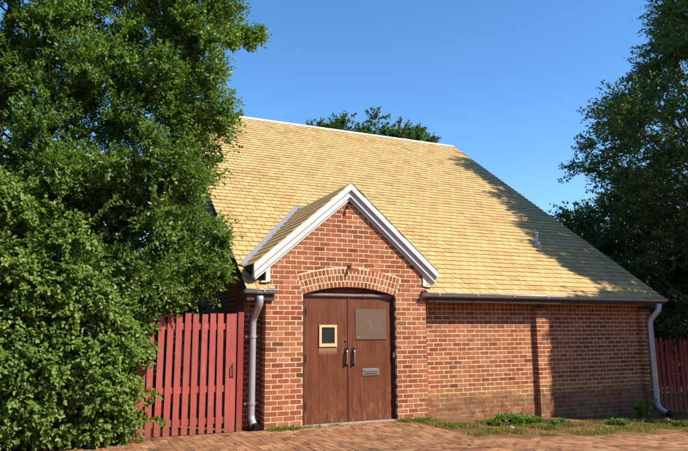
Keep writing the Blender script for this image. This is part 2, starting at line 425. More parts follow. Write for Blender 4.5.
# --- long front wall
b = MB(); zj = 1.65
rows = range(-24, 7)
for k in rows:
    z = zj + k*CR
    if z < -.42 or z > 2.16: continue
    off = 0 if k % 2 else BL/2
    course_bricks(b, z, [(XL, PX0-.003), (PX1+.003, XR)], D, off, headers=(k in (3, 4)), endL=XL)
b.box(XL+.006, XR-.006, D+.0035, D+.25, -.5, 2.19, 1)
b.build('front_wall', [MAT['brick'], MAT['mortar']], hall)
# --- pilasters, one mid wall and one at the far corner
for (a, c) in ((8.9, 9.225), (11.86, 12.168)):
    b = MB()
    for k in rows:
        z = zj + k*CR
        if z < -.42 or z > 1.95: continue
        n = 2; wd = c-a
        cut = a + wd*(.66 if k % 2 else .34)
        for p, q in ((a, cut-JT/2), (cut+JT/2, c)):
            b.box(p, q, D-.10+rnd.uniform(-.002,.002), D+.02, z+JT/2, z+CR-JT/2, 0, .002)
    b.box(a+.005, c-.005, D-.0965, D+.02, -.5, 1.983, 1)
    b.build('pilaster', [MAT['brick'], MAT['mortar']], hall)
# --- gable walls and rear wall
b = MB()
def gable(b, x0, x1):
    pr = [(D+.11, -.6), (RY*2-D-.1, -.6), (RY*2-D-.1, 2.3), (RY, RZ-.22), (D+.11, 2.3)]
    V = [(x0, y, z) for y, z in pr]+[(x1, y, z) for y, z in pr]; n = 5
    b.mesh(V, [tuple(range(n)), tuple(range(2*n-1,n-1,-1))]+[((i+1)%n, i, i+n, (i+1)%n+n) for i in range(n)])
gable(b, XL+.004, XL+.25); b.build('gable_wall', MAT['side_brick'], hall)
b = MB(); gable(b, XR-.25, XR-.004); b.build('gable_wall', MAT['side_brick'], hall)
b = MB(); b.box(XL+.26, XR-.26, RY*2-D-.35, RY*2-D-.11, -.6, 2.3); b.build('rear_wall', MAT['side_brick'], hall)

# --- porch front wall with arched opening
OX0, OX1 = 3.785, 5.555; OC = (OX0+OX1)/2; OH = (OX1-OX0)/2
SPR, CRN = 2.148, 2.285; AR = (OH**2+(CRN-SPR)**2)/(2*(CRN-SPR)); AZ = CRN-AR; AH = math.asin(OH/AR)
RO = AR+.335
PXM, PAZ, PW = 4.64, 4.112, 1.742
PT = (4.112-2.614)/PW; PTH = math.atan(PT); pc = math.cos(PTH)
def gable_hw(z): return (PAZ-.13 - z)/PT
def open_hw(z):
    if z < SPR: return OH
    if z < CRN: return math.sqrt(max(0, AR**2-(z-AZ)**2))
    return 0
def arch_hw(z):
    if z < SPR-.01: return OH
    t = (z-AZ)*math.tan(AH)
    if z-AZ >= RO: return 0
    return min(t, math.sqrt(RO**2-(z-AZ)**2))
def spans(z, hw, pad=0):
    g = gable_hw(z)
    a, c = max(PX0, PXM-g), min(PX1, PXM+g)
    if c-a < .04: return []
    if hw <= 0: return [(a, c)]
    return [(a, OC-hw-pad), (OC+hw+pad, c)]
b = MB(); zj2 = 1.96
for k in range(-26, 26):
    z = zj2 + k*CR
    if z+CR > PAZ-.14 or z < -.2: continue
    course_bricks(b, z, spans(z+CR*.6, arch_hw(z+CR*.86), .004 if z > SPR-.1 else 0), YV, PX0 if k % 2 else PX0-BL/2, endL=(PX0 if z < 2.72 else None))
    for (a, c) in spans(z+CR*.5, open_hw(z)):
        b.box(a+.004, c-(.004 if c > 6 else 0), YV+.0035, YV+(.52 if a < 3.3 else .15), z, z+CR, 1)
b.box(PX1-.15, PX1-.004, YV+.16, YV+.5, -.2, 2.7, 1)
b.build('porch_wall', [MAT['brick'], MAT['mortar']], hall)
# arch of three header rings
b = MB()
for ring in range(3):
    ra = AR + ring*.1115; rb = ra + .1115 - .016
    n = 25 + ring
    for i in range(n):
        t0 = -AH + 2*AH*i/n; t1 = -AH + 2*AH*(i+1)/n
        gp = .0085/ra
        y0 = YV-.0035+rnd.uniform(-.0015,.0015)
        pr = [(OC+r*math.sin(t), AZ+r*math.cos(t)) for r, t in ((ra,t0+gp),(ra,t1-gp),(rb,t1-gp),(rb,t0+gp))]
        pr = [(x+rnd.uniform(-.002,.002), z+rnd.uniform(-.002,.002)) for x, z in pr]
        b.prism(pr, y0, YV+.12)
N = 24
pr = [(OC+(AR+.004)*math.sin(-AH+2*AH*i/N), AZ+(AR+.004)*math.cos(-AH+2*AH*i/N)) for i in range(N+1)] + [(OC+(RO+.004)*math.sin(AH-2*AH*i/N), AZ+(RO+.004)*math.cos(AH-2*AH*i/N)) for i in range(N+1)]
for i in range(N):
    q = [pr[i], pr[i+1], pr[2*N-i], pr[2*N+1-i]]
    b.prism(q, YV-.0005, YV+.14, 1)
b.build('brick_arch', [MAT['brick'], MAT['mortar']], hall)

# --- doors
YD = YV+.10
b = MB()
b.box(OX0, 3.852, YD-.03, YD+.06, 0, 2.16)
b.build('door_jamb', MAT['frame'], hall)
b = MB(); b.box(5.513, OX1, YD-.03, YD+.06, 0, 2.16)
frame = b.build('door_jamb', MAT['frame'], hall)
b = MB()
N = 20
pr = [(OX0, 2.185), (OX1, 2.185)] + [(OC+AR*math.sin(AH-2*AH*i/N), AZ+AR*math.cos(AH-2*AH*i/N)+.002) for i in range(N+1)]
b.prism(pr, YD+.012, YD+.05); b.build('transom_panel', MAT['transom'], hall)
b = MB(); b.box(OX0+.002, OX1-.002, YD-.045, YD+.06, 2.135, 2.172); b.box(OX0+.002, OX1-.002, YD-.02, YD+.06, 2.11, 2.134)
b.build('transom_bar', MAT['bar'], hall)
b = MB(); b.box(OX0-.0, OX1+.0, YV+.02, YD+.09, -.03, .022); b.build('threshold', MAT['concrete'], hall)
def door(x0, x1, hx, side):
    b = MB(); b.box(x0, x1, YD, YD+.045, .03, 2.107)
    d = b.build('door', MAT['door'], hall)
    # D handle with back plate
    b = MB(); b.box(hx-.026, hx+.026, YD-.005, YD+.001, .94, 1.25)
    b.build('handle_plate', MAT['black'], d)
    b = MB(); b.tube(bend([(hx, YD, .985), (hx, YD-.06, .985), (hx, YD-.06, 1.205), (hx, YD, 1.205)], .03), .012, 10)
    b.build('handle', MAT['steel'], d, True)
    ex = x0-.006 if side < 0 else x1-.018
    for z in (.31, 1.08, 1.86):
        b = MB(); b.box(ex, ex+.026, YD-.014, YD-.001, z-.06, z+.06); b.tube([(ex+.012, YD-.02, z-.065), (ex+.012, YD-.02, z+.065)], .011, 8)
        b.build('hinge', MAT['black'], d)
    return d
dl = door(3.858, 4.672, 4.612, -1); dr = door(4.682, 5.507, 4.752, 1)
b = MB(); b.box(4.648, 4.690, YD-.012, YD-.001, .03, 2.105); b.build('astragal', MAT['transom'], dl)
b = MB()
wx0, wx1, wz0, wz1 = 4.115, 4.44, 1.275, 1.64; fwid = .042
for q in ((wx0, wx1, wz1-fwid, wz1), (wx0, wx1, wz0, wz0+fwid+.012), (wx0, wx0+fwid, wz0+fwid+.012, wz1-fwid), (wx1-fwid, wx1, wz0+fwid+.012, wz1-fwid)):
    b.box(q[0], q[1], YD-.022, YD+.002, q[2], q[3])
wf = b.build('window', MAT['cream'], dl)
b = MB(); b.box(wx0+fwid, wx1-fwid, YD-.008, YD+.003, wz0+fwid+.012, wz1-fwid); b.build('glass', MAT['glass'], dl)
b = MB(); b.box(4.795, 5.40, YD-.010, YD+.002, 1.385, 1.915)
b.box(4.80, 5.395, YD-.016, YD-.009, 1.39, 1.40)
for q in ((5.09, 1.56, .010, .16), (5.03, 1.70, .03, .012), (5.27, 1.72, .012, .02), (4.84, 1.42, .03, .02), (5.1, 1.77, .006, .05)):
    b.box(q[0], q[0]+q[2], YD-.0115, YD-.0095, q[1], q[1]+q[3], 1)
for x in (4.83, 5.36):
    for z in (1.42, 1.88): b.box(x, x+.014, YD-.014, YD-.009, z, z+.014, 1)
b.build('cover_plate', [MAT['plate'], MAT['scratch']], dr)
b = MB(); b.box(4.92, 5.25, YD-.012, YD+.002, .775, .895); b.box(4.95, 5.22, YD-.026, YD-.011, .845, .885); b.box(4.96, 5.21, YD-.018, YD-.011, .80, .812, 1)
b.build('mail_slot', [MAT['steel'], MAT['black']], dr)
b = MB(); b.tube([(4.60, YD-.008, 1.36), (4.60, YD+.002, 1.36)], .018, 12); b.build('lock', MAT['black'], dl)
b = MB(); b.box(5.516, 5.545, YD-.045, YD-.029, 1.07, 1.16); b.build('door_tag', MAT['white'], frame)
# iron hooks over the arch and under the apex
for (x, z) in ((4.64, 2.625), (4.615, 3.685)):
    b = MB(); b.tube(bend([(x, YV+.03, z+.02), (x, YV-.06, z+.02), (x-.01, YV-.075, z-.04)], .02), .013, 8)
    b.box(x-.03, x+.03, YV-.012, YV+.01, z-.005, z+.045); b.box(x-.03, x+.02, YV-.085, YV-.055, z-.055, z-.025)
    b.build('iron_hook', MAT['rust'], hall)

# --- main roof
ct, st_ = math.cos(TH), math.sin(TH)
SLOPE = math.hypot(RY-EY, RZ-EZ)
def rp(x, v, n=0): return (x, EY + v*ct - n*st_, EZ + v*st_ + n*ct)
def slab(b, x0, x1, v0, v1, n0, n1, m=0):
    V = [rp(x,v,n) for n in (n0,n1) for v in (v0,v1) for x in (x0,x1)]
    b.mesh(V, [(0,1,3,2)[::-1],(4,5,7,6),(0,1,5,4),(2,3,7,6)[::-1],(0,2,6,4)[::-1],(1,3,7,5)], m)
b = MB()
v_in = .2
slab(b, RX0+.01, RX1-.01, v_in, SLOPE, -.12, -.008, 1)
slab(b, RX0+.01, 3.275, 0.005, v_in-.002, -.10, -.008, 1)
slab(b, 6.09, RX1-.01, 0.005, v_in-.002, -.10, -.008, 1)
# rear slope
V = [(x, 2*RY-(EY+v*ct+.0), EZ+v*st_+dz) for dz in (-.12,-.002) for v in (0,SLOPE) for x in (RX0,RX1)]
b.mesh(V, [(0,1,3,2),(4,5,7,6)[::-1],(0,1,5,4)[::-1],(2,3,7,6),(0,2,6,4),(1,3,7,5)[::-1]], 0)
EXP = .178; SW = .2; nc = int(SLOPE/EXP)
EXP = SLOPE/nc
def shingle(b, corner, x0, x1, v0, v1, hl, hu):
    # corner(x, v, n) -> point; tapered slab, butt end at v0
    V = [corner(x0,v0,hl-.014), corner(x1,v0,hl-.014), corner(x1,v0,hl), corner(x0,v0,hl), corner(x1,v1,hu), corner(x0,v1,hu), corner(x0,v1,hu-.006), corner(x1,v1,hu-.006)]
    b.mesh(V, [(0,1,2,3),(3,2,4,5),(0,3,5,6),(1,7,4,2)])
for k in range(nc):
    v0 = k*EXP
    off = (.5*SW if k % 2 else 0) + rnd.uniform(-.02,.02)
    x = RX0 - off
    while x < RX1:
        a, c = max(x+.0025, RX0), min(x+SW-.0025, RX1); x += SW
        if c-a < .02: continue
        yy = EY+v0*ct
        mid = (a+c)/2
        if v0 < .3 and 3.27 < mid < 6.09: continue
        if PXM-PW+.5 < mid < PXM+PW-.5 and EZ+v0*st_ < PAZ-abs(mid-PXM)*PT-.45: continue
        if v0 < .3: a, c = (a, min(c, 3.275)) if mid < 4.5 else (max(a, 6.09), c)
        dv = rnd.uniform(-.007,.006); dn = rnd.uniform(-.002,.003); tl = rnd.uniform(-.003,.003)
        shingle(b, rp, a+.0025, c-.0025, v0+dv-(.02 if k == 0 else 0), min(v0+EXP*1.12+dv, SLOPE+.01), .023+dn, .004)
roof = b.build('roof', [MAT['shingle'], MAT['deck']], hall)
# rake boards
for x0, x1 in ((RX0+.012, RX0+.045), (RX1-.045, RX1-.012)):
    b = MB(); slab(b, x0, x1, -.0, SLOPE-.05, -.22, -.014); b.build('rake_board', MAT['fascia'], hall)
# eave fascia / soffit
b = MB()
b.box(RX0+.02, 3.27, 9.875, 9.897, 2.03, 2.205); b.box(6.20, RX1-.02, 9.875, 9.897, 2.06, 2.205)
b.box(RX0+.02, PX0-.004, 9.898, D-.004, 2.165, 2.185); b.box(PX1+.004, RX1-.02, 9.898, D-.004, 2.165, 2.185)
b.build('eave_board', MAT['fascia'], hall)
b = MB()
for sgn in (-1, 1):
    V = [(RX0+.0, RY, RZ+.028), (RX1-.0, RY, RZ+.028), (RX1-.0, RY+sgn*.13*ct, RZ+.028-.13*st_), (RX0+.0, RY+sgn*.13*ct, RZ+.028-.13*st_)]
    V += [(x, y, z-.012) for x, y, z in V]
    F = [(0,1,2,3),(7,6,5,4),(3,2,6,7),(0,3,7,4),(1,5,6,2)]
    b.mesh(V, F)
b.build('ridge_cap', MAT['ridge'], roof)
# vent pipe
vx, vy = 10.5, 11.75; vz = EZ+(vy-EY)*SL
b = MB(); b.tube([(vx, vy, vz-.1), (vx, vy, vz+.25)], .038, 14); b.tube([(vx, vy, vz+.25), (vx, vy, vz+.28)], [.046,.046], 14); b.tube([(vx, vy, vz-.06), (vx, vy, vz+.05)], [.11,.05], 14)
b.build('vent_pipe', MAT['metal'], roof, True)

# --- porch roof
b = MB()
yf = YV-.135
for s in (-1, 1):
    P = lambda d, x: (x, PAZ - abs(x-PXM)*PT - d/pc)
    q = [P(.012, PXM), P(.065, PXM), P(.065, PXM+s*PW), P(.012, PXM+s*PW)]
    if s > 0: q = q  # order
    else: q = q[::-1]
    b.prism(q, YV-.06, 12.55, 1)
def porch_corner(s):
    def f(y, l, n):       # y along ridge, l up-slope distance measured from eave, n out of the roof
        L = PW/pc - l
        return (PXM + s*(L*pc) + s*n*math.sin(PTH), y, PAZ - L*math.sin(PTH) + n*pc)
    return f
LP = PW/pc; npc = 13; EXP2 = LP/npc
for s in (-1, 1):
    cf = porch_corner(s)
    for k in range(npc):
        l0 = k*EXP2
        zt = PAZ-(LP-l0)*math.sin(PTH)
        yend = EY+(zt-EZ)/SL + .22
        y = yf - (.5*SW if k % 2 else 0)
        while y < yend:
            a, c = max(y+.0025, yf+rnd.uniform(-.004,.004)), min(y+SW-.0025, yend); y += SW
            if c-a < .02: continue
            a2, c2 = (a, c) if s > 0 else (c, a)
            shingle(b, cf, a2, c2, l0+rnd.uniform(-.006,.006), min(l0+EXP2*1.12, LP+.004), .0115, .003)
proof = b.build('porch_roof', [MAT['shingle'], MAT['deck']], hall)
# stepped barge boards
for s in (-1, 1):
    b = MB()
    for (d0, d1, yo, wend) in ((.004,.098,.125,PW-.0), (.103,.186,.080,PW-.02), (.191,.226,.034,PW-.05)):
        P = lambda d, x: (x, PAZ - abs(x-PXM)*PT - d/pc)
        q = [P(d0, PXM), P(d1, PXM), P(d1, PXM+s*wend), P(d0, PXM+s*wend)]
        if s < 0: q = q[::-1]
        b.prism(q, YV-yo, YV+.05 if d0 > .05 else YV-.045)
    b.build('bargeboard', MAT['white'], proof)
# soffit board behind the barge boards
for s in (-1, 1):
    b = MB()
    P = lambda d, x: (x, PAZ - abs(x-PXM)*PT - d/pc)
    q = [P(.067, PXM+s*1.50), P(.085, PXM+s*1.50), P(.085, PXM+s*(PW-.01)), P(.067, PXM+s*(PW-.01))]
    if s < 0: q = q[::-1]
    b.prism(q, YV-.03, 12.0); b.build('soffit', MAT['fascia'], proof)
# corner trim with a small foot on the main roof
for s in (-1, 1):
    b = MB()
    xa = PX0-.012 if s < 0 else PX1-.058
    b.box(xa, xa+.07, YV-.022, YV+.03, 2.335, 2.665 if s < 0 else 2.66)
    fx = (xa-.075, xa+.01) if s < 0 else (xa+.06, xa+.145)
    b.box(fx[0], fx[1], YV-.021, YV+.06, 2.325, 2.352)
    b.build('corner_trim', MAT['white'], proof)
# valley flashing on both sides
for s in (-1, 1):
    b = MB()
    A = Vector((PXM+s*(PW+.0), EY+(2.612-EZ)/SL, 2.612)); B = Vector((PXM+s*.0, EY+(PAZ-EZ)/SL, PAZ))
    nrm = Vector((0, -st_, ct)); t = (B-A).normalized(); side = nrm.cross(t)*(1 if s < 0 else -1)
    q = [A-t*.03+nrm*.022, B+t*.06+nrm*.022, B+t*.06+side*.085+nrm*.03, A-t*.03+side*.085+nrm*.03]
    if s > 0: q = q[::-1]
    q2 = [p+nrm*.022 for p in q]
    b.mesh(q+q2, [(3,2,1,0),(4,5,6,7),(0,1,5,4),(1,2,6,5),(2,3,7,6),(3,0,4,7)])
    b.build('valley_flashing', MAT['flash'], proof)

# --- gutters and downspouts
def gutter(x0, x1, zc=2.148, yc=9.853, r=.064):
    b = MB(); n = 12; V = []; F = []
    for x in (x0, x1):
        for rr_ in (r, r-.006):
            for i in range(n+1):
                q = math.pi*i/n
                V.append((x, yc-rr_*math.cos(q), zc+.052-rr_*math.sin(q)))
    m = n+1
    for i in range(n):
        F.append((i, i+1, 2*m+i+1, 2*m+i)); F.append((m+i+1, m+i, 3*m+i, 3*m+i+1))
    b.mesh(V, F)
    b.mesh(V[:m], [tuple(range(m))]); b.mesh(V[2*m:3*m], [tuple(range(m-1,-1,-1))])
    b.tube([(x0, yc-r, zc+.052), (x1, yc-r, zc+.052)], .011, 8)
    g = b.build('gutter', MAT['metal'], hall, True)
    x = x0+.3
    while x < x1-.1:
        b = MB(); b.box(x, x+.025, yc-r-.006, yc+.05, zc+.05, zc+.056); b.box(x, x+.025, yc-r-.014, yc-r-.008, zc+.015, zc+.06); b.build('strap', MAT['metal'], g); x += .85
    return g
g1 = gutter(2.765, 3.285); g2 = gutter(6.085, 12.375)
def downspout(path, r, gut, straps):
    b = MB(); b.tube(bend(path, .09, 6), r, 14)
    for z in straps[1]:
        b.tube([(path[2][0], path[2][1], z-.006), (path[2][0], path[2][1], z+.006)], r+.006, 14)
    d = b.build('downspout', MAT['metal'], hall, True)
    for z in straps[0]:
        b = MB(); x, y = path[2][0], path[2][1]
        b.tube([(x, y, z-.02), (x, y, z+.02)], r+.009, 14); b.box(x-r-.05, x+r+.05, y+.03, y+.045, z-.018, z+.018)
        b.build('bracket', MAT['metal'], d)
    return d
downspout([(3.02, 9.853, 2.10), (3.02, 9.853, 1.98), (2.985, 10.10, 1.74), (2.985, 10.10, .16), (3.0, 9.98, .055)], .058, g1, ([1.45, .4], []))
downspout([(12.13, 9.853, 2.10), (12.13, 9.853, 1.97), (12.06, 10.06, 1.74), (12.06, 10.06, -.12), (12.2, 9.93, -.25)], .062, g2, ([1.3, .25], []))
b = MB(); b.tube([(3.0, 9.97, .06), (3.02, 9.90, .035)], .064, 14); b.build('drain_shoe', MAT['black'], hall)
b = MB(); b.tube([(12.18, 9.95, -.235), (12.26, 9.87, -.285)], .068, 14); b.build('drain_shoe', MAT['black'], hall)

# ------------------------------------------------------------------ gate on the left
def picket_mesh(w_, h, t=.02, pointed=False, warp=0):
    b = MB()
    if pointed:
        pr = [(-w_/2,0),(w_/2,0),(w_/2,h-.09),(w_*.2,h-.01),(0,h),(-w_*.2,h-.01),(-w_/2,h-.09)]
    else: pr = [(-w_/2,0),(w_/2,0),(w_/2,h),(-w_/2,h)]
    b.prism(pr, -t/2, t/2)
    return b
gate = empty('picket_gate', (2.0, 9.93, 0), 'red wooden picket gate with diagonal brace and black latch beside the porch downspout', 'gate')
YG = 9.925
px = [1.372+i*.1305 for i in range(10)]
for i, x in enumerate(px):
    o = picket_mesh(.090, 1.80+rnd.uniform(-.012,.008)).build('picket', MAT['redpaint'], gate)
    o.location = (x, YG+rnd.uniform(-.003,.003), .012); o.rotation_euler = (0, rnd.uniform(-.006,.006), 0)
b = MB(); b.box(2.575, 2.662, YG-.012, YG+.010, .01, 1.815); b.build('picket', MAT['redpaint'], gate)
for z in (1.615, .665, .195):
    b = MB(); b.box(1.31, 2.66, YG+.0135, YG+.05, z-.047, z+.047); b.build('rail', MAT['redpaint'], gate)
b = MB()
A, B = Vector((1.45, .25)), Vector((2.56, 1.56)); t = (B-A).normalized(); n = Vector((-t.y, t.x))*.045
b.prism([tuple(A-n), tuple(B-n), tuple(B+n), tuple(A+n)], YG+.0515, YG+.075); b.build('brace', MAT['redpaint'], gate)
b = MB(); b.tube(bend([(2.615, YG-.012, 1.03), (2.60, YG-.05, 1.01), (2.60, YG-.05, .87), (2.615, YG-.012, .84)], .03), .008, 8); b.box(2.60, 2.63, YG-.017, YG-.011, .82, 1.05)
b.build('latch', MAT['rust'], gate)
b = MB(); b.box(2.685, 2.775, YG-.03, YG+.07, -.1, 1.84)
tag(b.build('gate_post', MAT['redpaint2']), 'square dark red post between the picket gate and the brick wall', 'post')
lowf = empty('picket_fence', (.7, 9.95, 0), 'short red picket fence half buried under the bright green vine', 'fence')
for i in range(9):
    o = picket_mesh(.13, 1.18+rnd.uniform(-.05,.03)).build('picket', MAT['redpaint'], lowf)
    o.location = (1.24-i*.15, YG+.02, 0)
for z in (.9, .25):
    b = MB(); b.box(-.05, 1.29, YG+.034, YG+.07, z-.045, z+.045); b.build('rail', MAT['redpaint'], lowf)
# ------------------------------------------------------------------ fence on the right
rf = empty('picket_fence', (13.4, 10.4, -.36), 'dark red picket fence with pointed tops beyond the far corner of the hall', 'fence')
YF = 10.42
for i in range(17):
    x = 12.33+i*.155
    o = picket_mesh(.115, 1.70+rnd.uniform(-.04,.03), .022, True).build('picket', MAT['redpaint2'], rf)
    o.location = (x, YF, zf(x)+.02); o.rotation_euler = (0, rnd.uniform(-.015,.015), 0)
for z in (.42, 1.35):
    b = MB(); V = []
    b.mesh([(x, y, zf(x)+z+d) for x in (12.2, 14.9) for y in (YF+.0135, YF+.05) for d in (-.045,.045)], [(0,4,5,1),(2,3,7,6),(1,5,7,3),(0,2,6,4),(0,1,3,2),(4,6,7,5)]); b.build('rail', MAT['redpaint2'], rf)
for x in (12.3, 14.6):
    b = MB(); b.box(x-.05, x+.05, YF+.0515, YF+.15, zf(x)-.2, zf(x)+1.55); b.build('post', MAT['redpaint2'], rf)

# ------------------------------------------------------------------ unseen house added across the street, cuts fill light on the hall wall
opp = empty('fill_blocking_house', (4, -13, 0), 'unseen brick row house with a dark slate roof, added across the street to cut fill light', 'building')
b = MB(); b.box(-24, 32, -18, -9, -1.8, 6.6); b.build('wall', MAT['side_brick'], opp)
b = MB(); b.mesh([(-24.3,-18.3,6.6),(32.3,-18.3,6.6),(32.3,-8.6,6.6),(-24.3,-8.6,6.6),(-24.3,-13.5,9.4),(32.3,-13.5,9.4)], [(0,1,5,4),(2,3,4,5),(1,2,5),(3,0,4),(3,2,1,0)]); b.build('roof', MAT['fascia'], opp)
for k in range(12):
    b = MB(); b.box(-21.5+k*4.4, -20.4+k*4.4, -9.02, -8.94, .9, 2.7); w_ = b.build('window', MAT['glass'], opp)
    b = MB(); b.box(-21.62+k*4.4, -20.28+k*4.4, -9.0, -8.88, .8, .895); b.build('sill', MAT['concrete'], w_)
# ------------------------------------------------------------------ foliage
def unit(v): return v/np.maximum(np.linalg.norm(v, axis=-1, keepdims=True), 1e-9)
def leaf_mesh(name, P, Dn, Nn, L, Wd, mat_, parent=None, shape=4):
    """leaves: P base points, Dn directions, Nn rough normals, L/Wd sizes"""
    n = len(P); S = unit(np.cross(Dn, Nn)); Nn = unit(np.cross(S, Dn))
    L = L[:, None]; Wd = Wd[:, None]
    if shape == 4:
        V = np.stack([P, P+Dn*L*.45+S*Wd*.5+Nn*L*.07, P+Dn*L-Nn*L*.04, P+Dn*L*.45-S*Wd*.5+Nn*L*.07], 1)
        tri = np.array([[0,1,2],[0,2,3]])
    else:
        V = np.stack([P, P+Dn*L*.22+S*Wd*.42+Nn*L*.05, P+Dn*L*.62+S*Wd*.42+Nn*L*.06, P+Dn*L-Nn*L*.08, P+Dn*L*.62-S*Wd*.42+Nn*L*.06, P+Dn*L*.22-S*Wd*.42+Nn*L*.05], 1)
        tri = np.array([[0,1,2],[0,2,3],[0,3,4],[0,4,5]])
    k = V.shape[1]
    Fc = (tri[None] + (np.arange(n)*k)[:, None, None]).reshape(-1)
    V = V.reshape(-1, 3).astype(np.float32)
    me = bpy.data.meshes.new(name); nf = n*len(tri)
    me.vertices.add(len(V)); me.vertices.foreach_set('co', V.ravel())
    me.loops.add(nf*3); me.loops.foreach_set('vertex_index', Fc.astype(np.int32))
    me.polygons.add(nf); me.polygons.foreach_set('loop_start', np.arange(0, nf*3, 3, dtype=np.int32))
    me.materials.append(mat_); me.update(calc_edges=True); me.validate()
    o = bpy.data.objects.new(name, me); COL.objects.link(o)
    if parent: attach(o, parent)
    return o
def twigs(C, R, nt, nl, up=.3, out=None, outw=.5, spread=.55, droop=0.0, flat=0.0):
    """C clump centres, R radii -> leaf base points and directions"""
    m = len(C)
    d = RNG.normal(size=(m, nt, 3)); d = unit(d)
    if out is not None: d = d + out[:, None, :]*outw
    d[..., 2] += up; d[..., 2] *= (1-flat); d = unit(d)
    ln = R[:, None]*RNG.uniform(.65, 1.25, (m, nt))
    t = RNG.uniform(.12, 1.0, (m, nt, nl))**.8
    P = C[:, None, None, :] + d[:, :, None, :]*(ln[..., None]*t)[..., None]
    P = P + RNG.normal(size=P.shape)*.02
    P[..., 2] -= droop*(ln[..., None]*t)**2
    ld = unit(d[:, :, None, :]*.75 + RNG.normal(size=P.shape)*spread)
    nn = unit(RNG.normal(size=P.shape)*.5 + np.array([.15,-.2,.8]) + d[:, :, None, :]*.5)
    return P.reshape(-1,3), ld.reshape(-1,3), nn.reshape(-1,3)
def limbs(b, base, top, C, every, r0, r1, kink=.25):
    """tapered trunk from base to top with limbs running to every n-th clump"""
    base = Vector(base); top = Vector(top); ax = top-base
    pts = [base + ax*(i/8) + Vector((rnd.uniform(-1,1), rnd.uniform(-1,1), 0))*kink*.35*(0 if i == 0 else 1) for i in range(9)]
    b.tube(pts, [r0*(1-i/8)**.8+r1 for i in range(9)], 10)
    for c in C[::every]:
        c = Vector(c); h = max(.12, min(.93, ((c.z-base.z)/ax.z)-.22*rnd.uniform(.4,1.0)))
        k = h*8; i = int(k); s = pts[i].lerp(pts[min(i+1,8)], k-i)
        mid = s.lerp(c, .5) + Vector((rnd.uniform(-1,1), rnd.uniform(-1,1), rnd.uniform(-.2,.6)))*kink*.6
        rb = (r0*(1-h)**.8+r1)*.42
        b.tube([s, s.lerp(mid,.5)+Vector((0,0,.05)), mid, mid.lerp(c,.6), c], [rb, rb*.8, rb*.58, rb*.35, rb*.15], 6, caps=False)

def prof(z, zs, rs): return np.interp(z, zs, rs)

# left: big glossy evergreen behind the gate
tl = empty('evergreen_tree', (-.35, 11.6, 0), 'tall dense glossy evergreen tree leaning over the red gate and the left roof end', 'tree')
zs = [1.8,2.0,2.15,2.6,3.1,3.6,4.1,4.55,5.1,5.6,6.1,6.5,6.85,7.1,7.35,7.8,8.6,9.4,10.2]
rx = [1.4,1.9,2.55,2.75,2.66,2.6,2.52,2.46,2.56,2.46,2.36,2.42,2.62,2.66,2.36,2.05,1.6,1.1,.5]
# empty pockets (x, y, z, r) that let the sky or the dark inside show
voids = np.array([(-.25,10.5,5.3,.13),(.35,10.4,5.15,.14),(-.85,10.2,5.5,.12),(-.5,10.2,5.8,.12),(1.0,10.4,5.4,.09),(1.55,9.9,2.78,.40),(1.95,9.9,2.75,.28),(.15,9.8,2.95,.33),(.75,9.8,3.2,.24),(.95,10.2,4.2,.28),(.1,10.0,6.6,.10),(-.7,10.0,4.4,.25)])
# sight lines through the pockets stay open so that sky shows
C = []
tries = 0
while len(C) < 640 and tries < 90000:
    tries += 1
    z = RNG.uniform(1.9, 10.0); xr_ = prof(z, zs, rx) - .30
    hw = min(1.9, .6+ (z-1.6)*1.3) if z < 7.5 else 1.9*(10.3-z)/2.8
    y = 11.2 + RNG.uniform(-1,.8)*hw*.85
    if y < 9.55: continue
    x = RNG.uniform(-4.2, xr_)
    if y > 12.6 and x > 2.2 and z < 5: continue
    # keep clear of the roof and wall
    if x > 2.35 and y > 10.1 and z < EZ+(y-EY)*SL+.55: continue
    p = np.array((x, y, z))
    # thin the inside
    if abs((y-11.3)/max(hw,.1)) < .45 and x < xr_-.9 and RNG.random() < .4: continue
    dirp = unit(p-np.array((0,0,1.5)))
    bad = False
    for vx_, vy_, vz_, vr_ in voids:
        c = np.array((vx_, vy_, vz_-1.5)); dist = np.linalg.norm(c); ang = np.linalg.norm(np.cross(dirp, c/dist))
        if ang*dist < vr_*(.95 if vz_ > 4.5 else .95) and (vz_ > 4.5 or y < vy_+.9): bad = True; break
    if bad: continue
    if C:
        q = np.array(C)
        if np.min(np.linalg.norm(q-p, axis=1)) < .35: continue
    C.append(p)
C = np.array(C)
# the spur that sticks out towards the sky at the upper right, and the low skirt over the gate
extra = np.array([(2.75,11.0,7.0),(2.95,11.0,6.95),(3.15,11.0,7.08),(2.6,10.9,6.8),(2.25,10.8,7.3),(2.3,10.7,7.5),(1.95,10.9,7.75),
                  (2.3,10.0,2.45),(2.15,10.0,2.3),(1.9,10.0,2.2),(1.6,10.0,2.05),(2.35,10.2,2.75),(2.3,10.1,3.0),(1.4,10.0,1.95),(2.05,9.95,2.55),(1.2,9.95,2.1)])
C = np.vstack([C, extra])
Rr = RNG.uniform(.36,.58,len(C)); Rr[-len(extra):] = .28
out = unit(C-np.array((-.2,11.4,5.0)))*np.array((1,1,.6))
P, ld, nn = twigs(C, Rr, 42, 24, .4, out, .85, .5)
n = len(P)
leaf_mesh('crown', P, ld, nn, RNG.uniform(.05,.085,n), RNG.uniform(.027,.044,n), MAT['leaf_holly'], tl)
b = MB(); limbs(b, (-.35,11.9,-.1), (-.3,11.7,9.2), C, 14, .10, .016)
b.tube([(-1.05,11.3,-.1),(-1.02,11.1,3.0),(-.98,10.95,5.2),(-.93,10.85,6.6),(-.8,10.8,8.2)], [.12,.10,.08,.065,.02], 8)
b.build('trunk', MAT['bark'], tl, True)

